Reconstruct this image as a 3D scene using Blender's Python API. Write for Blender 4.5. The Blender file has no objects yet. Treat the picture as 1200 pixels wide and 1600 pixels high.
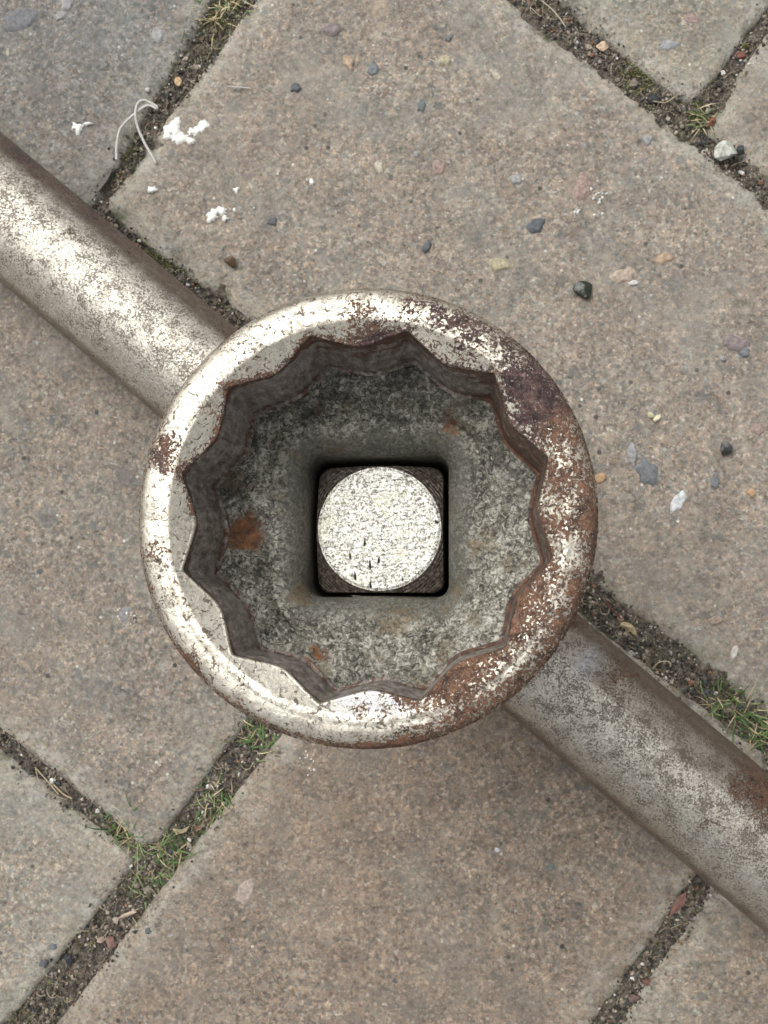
import bpy, math, random
import numpy as np
from mathutils import Vector, Matrix

random.seed(7)
RNG = np.random.default_rng(11)
SC = bpy.context.scene
COL = SC.collection
MM = 0.001

# ------------------------------------------------------------------ camera
# photo pixels are 1200 x 1600; focal length in those pixels
FPX, PCX, PCY = 1590.0, 600.0, 800.0
RIM_Z = 100.0                      # height of the socket's rim above the paving, mm
CAM_Z = 227.0
NADIR = (684.0, 880.0)             # photo pixel straight below the phone
AXIS_VP = (756.0, 950.0)           # photo pixel the socket's own axis runs to: it leans a little on its bar
RIM_PX = (567.0, 803.0)            # photo pixel of the rim's centre
_dn = Vector((NADIR[0]-PCX, -(NADIR[1]-PCY), -FPX)).normalized()
_q = _dn.rotation_difference(Vector((0, 0, -1)))
CAM_R = _q.to_matrix()
def ray(px, py):
    return CAM_R @ Vector((px-PCX, -(py-PCY), -FPX))
_r = ray(*RIM_PX)
_t = (RIM_Z-CAM_Z)/_r.z
CAM_P = Vector((0, 0, RIM_Z)) - _r*_t
def G(px, py, z=0.0):
    """photo pixel -> point in mm on the plane at height z"""
    r = ray(px, py)
    p = CAM_P + r*((z-CAM_P.z)/r.z)
    return np.array((p.x, p.y, p.z))

# the socket's own frame: origin below the rim centre, local z up its axis
_ax = -(ray(*AXIS_VP).normalized())
SOCK_Q = Vector((0, 0, 1)).rotation_difference(_ax).to_matrix()
SOCK_P = Vector((0, 0, RIM_Z))
def SW(V):
    """socket-frame mm points -> world mm points"""
    Rm = np.array(SOCK_Q)
    return (np.asarray(V, float)-np.array((0, 0, RIM_Z)))@Rm.T+np.array(SOCK_P)
_Qi = SOCK_Q.transposed()
CAM_L = _Qi @ (CAM_P-SOCK_P) + Vector((0, 0, RIM_Z))
def GS(px, py, z):
    """photo pixel -> point on the plane at local height z of the socket frame"""
    r = _Qi @ ray(px, py)
    p = CAM_L + r*((z-CAM_L.z)/r.z)
    return np.array((p.x, p.y, p.z))

cd = bpy.data.cameras.new('camera')
cam = bpy.data.objects.new('camera', cd)
COL.objects.link(cam)
SC.camera = cam
cam.matrix_world = Matrix.Translation(CAM_P*MM) @ CAM_R.to_4x4()
cd.sensor_fit = 'VERTICAL'
cd.sensor_height = 36.0
cd.lens = 36.0*FPX/1600.0
cd.clip_start = 0.002
cd.clip_end = 100.0
cd.dof.use_dof = True
cd.dof.focus_distance = 0.135
cd.dof.aperture_fstop = 120.0

# ------------------------------------------------------------------ daylight (overcast)
SUN_EL, SUN_AZ = 58.0, 318.0        # azimuth: clockwise from +Y (top of the photo)
W = bpy.data.worlds.new("World")
SC.world = W
W.use_nodes = True
nt = W.node_tree
nt.nodes.clear()
sky = nt.nodes.new('ShaderNodeTexSky')
sky.sky_type = 'NISHITA'
sky.sun_disc = False
sky.sun_elevation = math.radians(SUN_EL)
sky.sun_rotation = math.radians(SUN_AZ)
sky.air_density = 1.0
sky.dust_density = 6.0
sky.ozone_density = 1.0
hs = nt.nodes.new('ShaderNodeHueSaturation')
hs.inputs['Saturation'].default_value = 0.10
bg = nt.nodes.new('ShaderNodeBackground')
bg.inputs['Strength'].default_value = 0.155
wo = nt.nodes.new('ShaderNodeOutputWorld')
nt.links.new(sky.outputs[0], hs.inputs['Color'])
nt.links.new(hs.outputs[0], bg.inputs['Color'])
nt.links.new(bg.outputs[0], wo.inputs['Surface'])
sd = bpy.data.lights.new('sun', 'SUN')
sd.energy = 0.62
sd.angle = math.radians(40)
sd.color = (1.0, 0.96, 0.9)
sun = bpy.data.objects.new('sun', sd)
COL.objects.link(sun)
_a, _e = math.radians(SUN_AZ), math.radians(SUN_EL)
_sv = Vector((math.sin(_a)*math.cos(_e), math.cos(_a)*math.cos(_e), math.sin(_e)))
sun.rotation_euler = _sv.to_track_quat('Z', 'Y').to_euler()
sun.location = _sv*2

SC.view_settings.view_transform = 'Standard'
SC.view_settings.look = 'None'
SC.view_settings.exposure = 0.14
SC.view_settings.gamma = 1.0

# ------------------------------------------------------------------ helpers
def _hash(ix, iy, iz, seed):
    h = (ix*374761393 + iy*668265263 + iz*2147483647 + seed*1274126177) & 0xffffffff
    h = ((h ^ (h >> 13))*1274126177) & 0xffffffff
    h = ((h ^ (h >> 16))*2246822519) & 0xffffffff
    h = h ^ (h >> 15)
    return (h & 0xffffff)/float(0xffffff)
def vnoise(p, scale, seed=0):
    q = np.asarray(p, float)*scale
    i = np.floor(q).astype(np.int64)
    f = q-i
    f = f*f*f*(f*(f*6-15)+10)
    out = 0
    for dx in (0, 1):
        wx = f[:, 0] if dx else 1-f[:, 0]
        for dy in (0, 1):
            wy = f[:, 1] if dy else 1-f[:, 1]
            for dz in (0, 1):
                wz = f[:, 2] if dz else 1-f[:, 2]
                out = out + wx*wy*wz*_hash(i[:, 0]+dx, i[:, 1]+dy, i[:, 2]+dz, seed)
    return out*2-1
def fbm(p, scale, octaves=4, seed=0, gain=0.5):
    a, s, t = 1.0, 0.0, 0.0
    for k in range(octaves):
        s = s + a*vnoise(p, scale*2**k, seed+k*17)
        t += a
        a *= gain
    return s/t
def sstep(a, b, x):
    t = np.clip((x-a)/(b-a), 0, 1)
    return t*t*(3-2*t)

def mesh_obj(name, verts, faces, mat, parent=None, attrs=None, smooth=True, origin=None):
    v = np.asarray(verts, float)
    o3 = np.zeros(3) if origin is None else np.asarray(origin, float)
    me = bpy.data.meshes.new(name)
    v = (v-o3)*MM
    if isinstance(faces, np.ndarray):
        n, k = faces.shape
        me.vertices.add(len(v)); me.vertices.foreach_set('co', v.ravel())
        me.loops.add(n*k); me.loops.foreach_set('vertex_index', faces.ravel().astype(np.int32))
        me.polygons.add(n)
        me.polygons.foreach_set('loop_start', np.arange(0, n*k, k, dtype=np.int32))
        me.polygons.foreach_set('loop_total', np.full(n, k, dtype=np.int32))
        me.update(calc_edges=True)
    else:
        me.from_pydata([tuple(q) for q in v], [], faces)
    me.polygons.foreach_set('use_smooth', [smooth]*len(me.polygons))
    for an, av in (attrs or {}).items():
        av = np.asarray(av, float)
        if av.ndim == 1:
            a = me.attributes.new(an, 'FLOAT', 'POINT'); a.data.foreach_set('value', av)
        else:
            a = me.attributes.new(an, 'FLOAT_COLOR', 'POINT')
            a.data.foreach_set('color', np.hstack([av, np.ones((len(av), 1))]).ravel())
    me.materials.append(mat)
    me.validate()
    o = bpy.data.objects.new(name, me)
    COL.objects.link(o)
    if parent is not None:
        o.parent = parent
        o.location = (o3*MM) - np.array(parent_world(parent))
    else:
        o.location = o3*MM
    return o
def parent_world(p):
    l = np.array(p.location)
    while p.parent is not None:
        p = p.parent
        l = l + np.array(p.location)
    return l
def empty(name, loc=(0, 0, 0), parent=None):
    o = bpy.data.objects.new(name, None)
    o.empty_display_size = 0.01
    COL.objects.link(o)
    o.location = np.array(loc)*MM
    o.parent = parent
    return o
def tag(o, label=None, cat=None, group=None, kind=None):
    for k, v in (('label', label), ('category', cat), ('group', group), ('kind', kind)):
        if v: o[k] = v
    return o
def ringfaces(nr, na, closed=True, flip=False):
    i = np.arange(nr-1)[:, None]; j = np.arange(na if closed else na-1)[None, :]
    j2 = (j+1) % na
    a = i*na+j; b = i*na+j2; c = (i+1)*na+j2; d = (i+1)*na+j
    f = np.stack([a, b, c, d], -1).reshape(-1, 4)
    return f[:, ::-1].copy() if flip else f

# ------------------------------------------------------------------ node helper
class NT:
    def __init__(s, name):
        s.m = bpy.data.materials.new(name)
        s.m.use_nodes = True
        s.t = s.m.node_tree
        s.t.nodes.clear()
        s.out = s.t.nodes.new('ShaderNodeOutputMaterial')
        s.b = s.t.nodes.new('ShaderNodeBsdfPrincipled')
        s.t.links.new(s.b.outputs[0], s.out.inputs['Surface'])
        tc = s.t.nodes.new('ShaderNodeTexCoord')
        oi = s.t.nodes.new('ShaderNodeObjectInfo')
        s.rand = oi.outputs['Random']
        va = s.t.nodes.new('ShaderNodeVectorMath'); va.operation = 'ADD'
        s.t.links.new(tc.outputs['Object'], va.inputs[0])
        cx = s.t.nodes.new('ShaderNodeCombineXYZ')
        s.t.links.new(s.rand, cx.inputs[0]); s.t.links.new(s.rand, cx.inputs[1])
        s.t.links.new(cx.outputs[0], va.inputs[1])
        s.co = va.outputs[0]
        s.obj = tc.outputs['Object']
    def put(s, sock, v):
        if isinstance(v, bpy.types.NodeSocket): s.t.links.new(v, sock)
        elif isinstance(v, (tuple, list)) and sock.type == 'RGBA' and len(v) == 3: sock.default_value = (*v, 1)
        else: sock.default_value = v
    def noise(s, scale_mm, detail=3, rough=0.55, dist=0.0, vec=None, col=False):
        n = s.t.nodes.new('ShaderNodeTexNoise')
        n.inputs['Scale'].default_value = 1000.0/scale_mm
        n.inputs['Detail'].default_value = detail
        n.inputs['Roughness'].default_value = rough
        n.inputs['Distortion'].default_value = dist
        s.t.links.new(vec or s.co, n.inputs['Vector'])
        return n.outputs['Color' if col else 'Fac']
    def voro(s, scale_mm, out='Distance', feature='F1', vec=None, rnd=1.0):
        n = s.t.nodes.new('ShaderNodeTexVoronoi')
        n.feature = feature
        n.inputs['Scale'].default_value = 1000.0/scale_mm
        n.inputs['Randomness'].default_value = rnd
        s.t.links.new(vec or s.co, n.inputs['Vector'])
        return n.outputs[out]
    def voro2(s, scale_mm, vec=None):
        n = s.t.nodes.new('ShaderNodeTexVoronoi')
        n.inputs['Scale'].default_value = 1000.0/scale_mm
        s.t.links.new(vec or s.co, n.inputs['Vector'])
        return n.outputs['Distance'], n.outputs['Color']
    def math(s, op, a, b=0.0, c=None, clamp=False):
        n = s.t.nodes.new('ShaderNodeMath'); n.operation = op; n.use_clamp = clamp
        s.put(n.inputs[0], a); s.put(n.inputs[1], b)
        if c is not None: s.put(n.inputs[2], c)
        return n.outputs[0]
    def ss(s, x, a, b, lo=0.0, hi=1.0):
        n = s.t.nodes.new('ShaderNodeMapRange'); n.interpolation_type = 'SMOOTHSTEP'
        s.put(n.inputs['Value'], x)
        if a > b: a, b, lo, hi = b, a, hi, lo
        n.inputs['From Min'].default_value = a; n.inputs['From Max'].default_value = b
        n.inputs['To Min'].default_value = lo; n.inputs['To Max'].default_value = hi
        return n.outputs['Result']
    def mix(s, f, a, b, mode='MIX'):
        n = s.t.nodes.new('ShaderNodeMix'); n.data_type = 'RGBA'; n.blend_type = mode
        s.put(n.inputs[0], f); s.put(n.inputs[6], a); s.put(n.inputs[7], b)
        return n.outputs[2]
    def mixf(s, f, a, b):
        n = s.t.nodes.new('ShaderNodeMix'); n.data_type = 'FLOAT'
        s.put(n.inputs[0], f); s.put(n.inputs[2], a); s.put(n.inputs[3], b)
        return n.outputs[0]
    def ramp(s, f, stops, mode='LINEAR'):
        n = s.t.nodes.new('ShaderNodeValToRGB'); s.put(n.inputs[0], f)
        r = n.color_ramp; r.interpolation = mode
        while len(r.elements) < len(stops): r.elements.new(0.5)
        for e, (p, c) in zip(r.elements, stops):
            e.position = p; e.color = (*c, 1)
        return n.outputs[0]
    def attr(s, name, col=False):
        n = s.t.nodes.new('ShaderNodeAttribute'); n.attribute_name = name
        return n.outputs['Color' if col else 'Fac']
    def sep(s, c, k=0):
        n = s.t.nodes.new('ShaderNodeSeparateColor'); s.put(n.inputs[0], c)
        return n.outputs[k]
    def scalevec(s, v, sc, rotz=0):
        n = s.t.nodes.new('ShaderNodeMapping'); s.put(n.inputs[0], v)
        n.inputs['Scale'].default_value = sc; n.inputs['Rotation'].default_value = (0, 0, rotz)
        return n.outputs[0]
    def bump(s, h, dist_mm, strength=1.0, normal=None):
        n = s.t.nodes.new('ShaderNodeBump')
        n.inputs['Strength'].default_value = strength
        n.inputs['Distance'].default_value = dist_mm*MM
        s.put(n.inputs['Height'], h)
        if normal is not None: s.put(n.inputs['Normal'], normal)
        return n.outputs[0]
    def fin(s, color=None, rough=None, metal=None, normal=None, **kw):
        if color is not None: s.put(s.b.inputs['Base Color'], color)
        if rough is not None: s.put(s.b.inputs['Roughness'], rough)
        if metal is not None: s.put(s.b.inputs['Metallic'], metal)
        if normal is not None: s.put(s.b.inputs['Normal'], normal)
        for k, v in kw.items(): s.put(s.b.inputs[k], v)
        return s.m

# ------------------------------------------------------------------ materials
def m_paver():
    s = NT('worn concrete paver')
    wob = s.noise(0.9, 2, col=True)
    vv = s.t.nodes.new('ShaderNodeVectorMath'); vv.operation = 'MULTIPLY_ADD'
    s.put(vv.inputs[0], wob); vv.inputs[1].default_value = (0.0009,)*3; s.put(vv.inputs[2], s.co)
    v = vv.outputs[0]
    _, c1 = s.voro2(0.62, v)
    r1 = s.sep(c1, 0)
    base = s.ramp(r1, [(0.0, (.07, .068, .062)), (.14, (.14, .136, .128)), (.32, (.285, .243, .204)), (.5, (.34, .303, .26)),
                       (.66, (.225, .222, .21)), (.78, (.42, .35, .285)), (.93, (.54, .48, .41)), (1.0, (.66, .62, .56))])
    fine = s.noise(0.5, 5, 0.75)
    base = s.mix(s.ss(fine, .41, .54), s.mix(.68, base, (.07, .063, .052)), base)
    fine2 = s.noise(1.6, 5, 0.75)
    base = s.mix(0.45, base, s.ramp(fine2, [(.35, (.12, .11, .095)), (.5, (.285, .256, .218)), (.65, (.47, .43, .37))]))
    _, ch = s.voro2(.85, v)
    base = s.mix(.30, base, s.mix(1.0, base, s.ramp(s.sep(ch, 1), [(0, (1.7, 1.25, .85)), (.25, (1.1, 1.0, .9)), (.5, (.62, .85, 1.05)), (.75, (1.5, 1.05, .95)), (.88, (.35, .38, .42)), (1, (1.9, 1.85, 1.7))]), 'MULTIPLY'))
    # coarser sand grains of mixed rock
    d2, c2 = s.voro2(3.4, v)
    k2 = s.math('MULTIPLY', s.ss(d2, .40, .26), s.ss(s.sep(c2, 0), .60, .64))
    gc = s.ramp(s.sep(c2, 1), [(0, (.10, .12, .135)), (.3, (.15, .16, .165)), (.45, (.30, .22, .18)), (.6, (.36, .29, .22)), (.8, (.27, .25, .24)), (1, (.44, .40, .33))])
    base = s.mix(s.math('MULTIPLY', k2, .5), base, gc)
    d3, c3 = s.voro2(8.5, v)
    rad = s.math('MULTIPLY', s.sep(c3, 2), .30)
    k3 = s.math('MULTIPLY', s.ss(s.math('SUBTRACT', d3, rad), .06, .0), s.ss(s.sep(c3, 0), .58, .62))
    gc3 = s.ramp(s.sep(c3, 1), [(0, (.12, .14, .15)), (.35, (.17, .16, .165)), (.5, (.32, .24, .21)), (.75, (.35, .29, .20)), (1, (.26, .24, .22))])
    base = s.mix(s.math('MULTIPLY', k3, .38), base, gc3)
    # tiny white and black specks
    d4, c4 = s.voro2(2.6, s.co)
    base = s.mix(s.math('MULTIPLY', s.ss(d4, .17, .09), s.ss(s.sep(c4, 0), .90, .92)), base, (.66, .64, .58))
    base = s.mix(s.math('MULTIPLY', s.ss(d4, .26, .14), s.ss(s.sep(c4, 1), .955, .965)), base, (.05, .05, .05))
    # broad drift of tint between and inside blocks
    big = s.noise(46, 3)
    base = s.mix(s.ss(big, .35, .7, 0, .5), base, s.mix(.4, base, (.30, .237, .19)))
    big2 = s.noise(21, 4, .6)
    base = s.mix(s.ss(big2, .46, .66, 0, .6), base, s.mix(.6, base, (.24, .245, .23)))
    base = s.mix(1.0, base, s.ramp(s.noise(9, 4, .65), [(.32, (.78, .785, .79)), (.66, (1.16, 1.15, 1.12))]), 'MULTIPLY')
    base = s.mix(1.0, base, s.attr('tint', True), 'MULTIPLY')
    # lichen and lime on the worn arrises, moss low in the edge
    e = s.attr('edge')
    ne = s.math('ADD', e, s.math('MULTIPLY', s.math('SUBTRACT', s.noise(4.5, 5, .7), .5), 11.0))
    lich = s.math('MULTIPLY', s.ss(ne, 11.0, 2.2), s.ss(s.math('ADD', s.math('MULTIPLY', s.noise(.75, 4, .8), .6), s.math('MULTIPLY', s.noise(3.5, 4, .7), .4)), .43, .56))
    lic = s.ramp(s.noise(7, 3), [(.35, (.33, .325, .235)), (.5, (.43, .415, .345)), (.68, (.54, .52, .465))])
    base = s.mix(s.math('MULTIPLY', lich, .60), base, lic)
    moss = s.math('MULTIPLY', s.ss(ne, 3.4, .2), s.ss(s.noise(6, 3), .50, .62))
    base = s.mix(s.math('MULTIPLY', moss, .75), base, (.085, .095, .035))
    dirt = s.ss(ne, 1.4, -2.0)
    base = s.mix(s.math('MULTIPLY', dirt, .75), base, (.075, .06, .045))
    base = s.mix(1.0, base, (1.13, 1.12, 1.13), 'MULTIPLY')
    h = s.math('ADD', s.math('MULTIPLY', fine, .5), s.math('MULTIPLY', s.noise(1.4, 5, .8), .9))
    nrm = s.bump(h, .7, .9)
    return s.fin(base, s.ss(fine2, .3, .7, .95, .72), 0.0, nrm)

def m_vcol(name, rough=.8, bump=.15, var=.35, scale=.5, attr='col', **kw):
    s = NT(name)
    c = s.attr(attr, True)
    n = s.noise(scale, 4, .65)
    c2 = s.mix(1.0, c, s.ramp(n, [(.3, (1-var,)*3), (.7, (1+var,)*3)]), 'MULTIPLY')
    return s.fin(c2, rough, 0.0, s.bump(n, bump), **kw)

def m_soil():
    s = NT('joint soil')
    n1 = s.noise(1.6, 6, .78)
    c = s.ramp(n1, [(.3, (.025, .021, .016)), (.45, (.085, .072, .056)), (.56, (.19, .163, .128)), (.70, (.38, .33, .27))])
    g = s.noise(13, 3)
    c = s.mix(s.ss(g, .52, .66, 0, .6), c, s.mix(.5, c, (.09, .10, .03)))
    return s.fin(c, .95, 0.0, s.bump(n1, 1.0))

RUST_DARK, RUST_BR, RUST_OR, RUST_PU = (.035, .020, .017), (.15, .072, .045), (.33, .165, .075), (.075, .045, .048)
def m_chrome(name, speck=.5, base=(.78, .76, .71), rough=.34, orange=.3, film_and_reflection=.25, pitscale=.55, grime=.6, pitmod=.7, pitlim=.52, bumpd=.15, grain=(.55, .53, .49), fineamp=2.6):
    """old plating: attribute rust (0..1) says how far it has gone; shader breaks it up"""
    s = NT(name)
    r = s.attr('rust')
    n1 = s.noise(.95, 6, .74, .6)          # ragged outline of the flakes
    n0 = s.noise(4.2, 4, .6)
    n2 = s.noise(pitscale, 4, .7, .8)      # fine pits and worms
    lvl = s.math('ADD', r, s.math('ADD', s.math('MULTIPLY', s.math('SUBTRACT', n1, .5), 2.0),
                                  s.math('ADD', s.math('MULTIPLY', s.math('SUBTRACT', n0, .5), .9), s.math('MULTIPLY', s.math('SUBTRACT', s.noise(.40, 3, .7), .5), s.ss(r, .1, .4, .5, fineamp)))))
    k = s.ss(lvl, .47, .56)
    halo = s.ss(lvl, .22, .52)
    pits = s.math('MULTIPLY', s.ss(s.math('ADD', n2, s.math('MULTIPLY', s.math('SUBTRACT', s.noise(3.0, 4, .7), .5), pitmod)), pitlim, pitlim+.055), speck)
    pits = s.math('MAXIMUM', pits, s.math('MULTIPLY', s.ss(s.noise(1.0, 4, .62, 1.2), .585, .615), grime))
    # metal
    fz = s.noise(.42, 3, .7)
    fz2 = s.noise(1.5, 4, .65)
    flank = s.attr('film_and_reflection'); tone = s.attr('tone'); pol_refl = s.attr('polish_reflection')
    mc = s.mix(s.ss(s.noise(7, 5, .7), .42, .60, 0, film_and_reflection), base, (.50, .44, .36))
    mc = s.mix(s.math('MULTIPLY', halo, .35), mc, (.42, .33, .24))
    mc = s.mix(1.0, mc, s.ramp(s.math('ADD', s.math('MULTIPLY', fz, .6), s.math('MULTIPLY', fz2, .4)), [(.36, grain), (.5, tuple(.35*g+.65 for g in grain)), (.6, (1, 1, 1))]), 'MULTIPLY')
    mc = s.mix(s.math('MULTIPLY', s.ss(s.math('ADD', flank, s.math('MULTIPLY', s.math('SUBTRACT', n0, .5), .8)), .2, .9), .85), mc, s.mix(fz2, (.10, .078, .06), (.34, .27, .225)))  # dark ground reflection painted into the metal colour of flanks and shoulder
    pol_refl = s.math('MULTIPLY', pol_refl, s.ss(s.noise(1.3, 5, .7), .36, .56, .25, 1.0))
    mc = s.mix(s.math('MULTIPLY', pol_refl, .75), mc, (.72, .77, .90))  # bluish white reflection painted into the colour of the cleaner plating
    pits = s.math('MULTIPLY', pits, s.math('SUBTRACT', 1.0, s.math('MULTIPLY', pol_refl, .75)))
    mc = s.mix(pits, mc, (.095, .07, .048))
    # rust
    nr = s.noise(1.6, 6, .78)
    warm = s.ramp(nr, [(.37, (.035, .02, .015)), (.45, (.12, .060, .038)), (.53, (.22, .115, .07)), (.64, tuple(a*(1-orange)+b*orange for a, b in zip(RUST_BR, RUST_OR))), (.72, (.40, .27, .17))])
    cool = s.ramp(nr, [(.34, (.018, .012, .013)), (.45, (.062, .036, .036)), (.55, (.13, .075, .066)), (.66, (.19, .115, .095))])
    rc = s.mix(s.ss(s.math('ADD', tone, s.math('MULTIPLY', s.math('SUBTRACT', n0, .5), 1.6)), .3, .7), cool, warm)
    rc = s.mix(s.ss(s.noise(.55, 5, .75), .40, .58), s.mix(.45, rc, (.02, .012, .011)), rc)
    rc = s.mix(s.ss(s.noise(.5, 3, .7, 1.0, vec=s.scalevec(s.co, (1.3, .8, 1))), .60, .66, 0, .55), rc, (.50, .42, .33))
    col = s.mix(k, mc, rc)
    mt = s.mixf(k, s.mixf(pits, 1.0, .35), .12)
    ro = s.mixf(k, s.ss(s.noise(1.6, 5, .7), .3, .7, rough-.1, rough+.16), s.ss(n2, .40, .60, .22, .60))
    h = s.math('ADD', s.math('MULTIPLY', s.math('SUBTRACT', 1.0, pits), .25), s.math('MULTIPLY', n2, s.mixf(k, .55, 3.4)))
    h = s.math('ADD', h, s.math('MULTIPLY', k, -.5))
    return s.fin(col, ro, mt, s.bump(h, bumpd, .95))

def m_boreside():
    s = NT('oxidised bore wall')
    r = s.attr('rust')
    st = s.math('ADD', s.math('MULTIPLY', s.noise(.9, 5, .75, vec=s.scalevec(s.co, (1, 1, .3))), .65), s.math('MULTIPLY', s.noise(2.6, 4, .7), .35))
    c = s.ramp(st, [(.38, (.10, .085, .072)), (.47, (.23, .20, .175)), (.54, (.34, .305, .275)), (.66, (.56, .52, .48))])
    n0 = s.noise(1.3, 6, .68, .5)
    k = s.ss(s.math('ADD', r, s.math('MULTIPLY', s.math('SUBTRACT', n0, .5), 1.8)), .42, .62)
    rc = s.ramp(s.noise(1.5, 4, .7), [(.3, (.03, .017, .012)), (.5, (.10, .042, .024)), (.7, (.21, .085, .04))])
    c = s.mix(s.math('MULTIPLY', k, .9), c, rc)
    p = s.ss(s.noise(.7, 4, .7, .5), .60, .66)
    c = s.mix(s.math('MULTIPLY', p, .6), c, (.42, .40, .36))
    return s.fin(c, .5, .2, s.bump(s.math('ADD', st, s.noise(.5, 4, .7)), .25))

def m_floor():
    s = NT('oxidised bore floor')
    r = s.attr('rust'); sm = s.attr('smoothness')
    a = s.noise(.62, 4, .72, .9)
    b = s.noise(3.6, 4, .6)
    x = s.math('ADD', a, s.math('MULTIPLY', s.math('SUBTRACT', b, .5), .45))
    c = s.ramp(x, [(.36, (.035, .032, .025)), (.45, (.125, .12, .095)), (.53, (.25, .24, .198)), (.64, (.52, .51, .44))])
    cs = s.ramp(a, [(.3, (.075, .074, .065)), (.5, (.14, .135, .112)), (.7, (.26, .25, .21))])
    c = s.mix(sm, c, cs)
    n0 = s.noise(1.2, 6, .68, .5)
    k = s.ss(s.math('ADD', s.math('ADD', r, s.math('MULTIPLY', s.math('SUBTRACT', a, .5), .8)), s.math('MULTIPLY', s.math('SUBTRACT', n0, .5), 1.3)), .40, .72)
    rc = s.ramp(s.noise(1.1, 4, .7), [(.3, (.04, .018, .01)), (.5, (.15, .055, .018)), (.7, (.30, .13, .04))])
    c = s.mix(s.math('MULTIPLY', k, .92), c, rc)
    och = s.ss(s.math('ADD', s.math('MULTIPLY', s.noise(4.0, 4, .65), .7), s.math('MULTIPLY', a, .3)), .54, .63, 0, .55)
    c = s.mix(och, c, (.17, .115, .05))
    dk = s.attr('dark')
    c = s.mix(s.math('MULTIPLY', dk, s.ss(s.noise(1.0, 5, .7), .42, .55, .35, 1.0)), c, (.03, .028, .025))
    return s.fin(c, .55, .35, s.bump(a, s_b, 1.0) if False else s.bump(a, .28, .8))

def m_pegface():
    s = NT('sawn steel end')
    sc1 = s.noise(.42, 4, .72, .8)
    st = s.noise(.30, 3, .6, vec=s.scalevec(s.obj, (.22, 1.0, 1.0), math.radians(-42)))
    st2 = s.noise(.30, 3, .6, vec=s.scalevec(s.obj, (.25, 1.0, 1.0), math.radians(28)))
    rr = s.attr('radius')
    ring = s.math('SINE', s.math('MULTIPLY', rr, 14.0))
    x = s.math('ADD', s.math('MULTIPLY', sc1, .68), s.math('MULTIPLY', st, .2))
    x = s.math('ADD', x, s.math('MULTIPLY', st2, .12))
    x = s.math('ADD', x, s.math('MULTIPLY', s.math('MULTIPLY', ring, .018), s.ss(s.noise(4, 3), .4, .6)))
    c = s.ramp(x, [(.42, (.12, .115, .095)), (.465, (.40, .39, .34)), (.51, (.72, .71, .65)), (.60, (.92, .91, .85))])
    c = s.mix(s.ss(s.noise(5, 3), .52, .72, 0, .35), c, (.75, .72, .50))
    c = s.mix(s.ss(s.noise(.8, 4, .7, 1.2), .585, .63, 0, .8), c, (.16, .15, .115))
    c = s.mix(s.attr('nick'), c, (.012, .012, .012))
    return s.fin(c, .5, .75, s.bump(x, .18, .7))

def m_pegside():
    s = NT('turned steel shoulder')
    rr = s.attr('radius')
    n = s.noise(1.0, 4, .6)
    x = s.math('ADD', s.math('MULTIPLY', s.math('SINE', s.math('ADD', s.math('MULTIPLY', rr, 15.0), s.math('MULTIPLY', s.noise(3.0, 4, .7), 14.0))), s.ss(s.noise(2.0, 3), .4, .7, .02, .17)), s.math('MULTIPLY', s.noise(.6, 4, .7), .95))
    c = s.ramp(x, [(.28, (.04, .032, .026)), (.48, (.15, .12, .098)), (.62, (.33, .28, .235)), (.78, (.60, .54, .46))])
    return s.fin(c, .42, .6, s.bump(x, .15, .8))

def m_plain(name, c, rough=.6, var=.25, scale=1.0, bump=.1, **kw):
    s = NT(name)
    n = s.noise(scale, 4, .65)
    col = s.mix(1.0, c, s.ramp(n, [(.3, (1-var,)*3), (.7, (1+var,)*3)]), 'MULTIPLY')
    return s.fin(col, rough, 0.0, s.bump(n, bump), **kw)

M_PAVER = m_paver()
M_SOIL = m_soil()
M_GRIT = m_vcol('joint grit', .8)
M_PEB = m_vcol('embedded aggregate', .7, .25, .42, .9)
M_RIM = m_chrome('flaking chrome of the socket', speck=.5, base=(.79, .75, .655), rough=.42, orange=.55, pitscale=.6, grime=.9, bumpd=.16, grain=(.78, .75, .70), pitlim=.55)
M_BAR = m_chrome('pitted chrome of the bar', speck=.85, base=(.77, .735, .655), rough=.37, orange=.6, film_and_reflection=.25, pitscale=.38, grime=.6, pitmod=.6, pitlim=.522, bumpd=.26)
M_WALL = m_boreside()
M_FLOOR = m_floor()
M_FACE = m_pegface()
M_SHOULDER = m_pegside()
M_PAINT = m_plain('dried white paint', (.76, .765, .72), .7, .12, 2.0, .04)
M_THREAD = m_plain('white cotton thread', (.62, .61, .57), .9, .25, .3, .2)
M_GRASS = m_vcol('grass blades', .6, .05, .2, 1.0)
M_STONE = m_vcol('loose stone', .6, .2, .4, 1.0)
M_GLOSS = m_vcol('wet looking dark stone', .16, .2, .5, 1.4)
M_LEAF = m_vcol('dead leaf flake', .7, .15, .3, .8)

# ------------------------------------------------------------------ paving
def isect(l1, l2):
    (x1, y1), (x2, y2) = l1; (x3, y3), (x4, y4) = l2
    d = (x1-x2)*(y3-y4)-(y1-y2)*(x3-x4)
    a = x1*y2-y1*x2; b = x3*y4-y3*x4
    return ((a*(x3-x4)-(x1-x2)*b)/d, (a*(y3-y4)-(y1-y2)*b)/d)
J1L = ((318, 5), (139, 311)); J1R = ((405, 0), (169, 319))
J2U = ((905, 12), (1080, 158)); J2L = ((799, 11), (1200, 322)); J2UR = ((1122, 208), (1196, 262))
J3L = ((1087, 146), (1190, 8)); J3R = ((1117, 185), (1190, 79))
J4U = ((169, 325), (1200, 1105)); J4L = ((169, 408), (1200, 1197)); J4UL = ((139, 330), (0, 222))
J5LA = ((375, 1125), (246, 1300)); J5LB = ((208, 1340), (30, 1560)); J5R = ((425, 1182), (104, 1596))
J6U = ((0, 1128), (212, 1305)); J6L = ((0, 1190), (190, 1335))
J7L = ((1080, 1367), (923, 1593)); J7R = ((1122, 1400), (1000, 1577))
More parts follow.
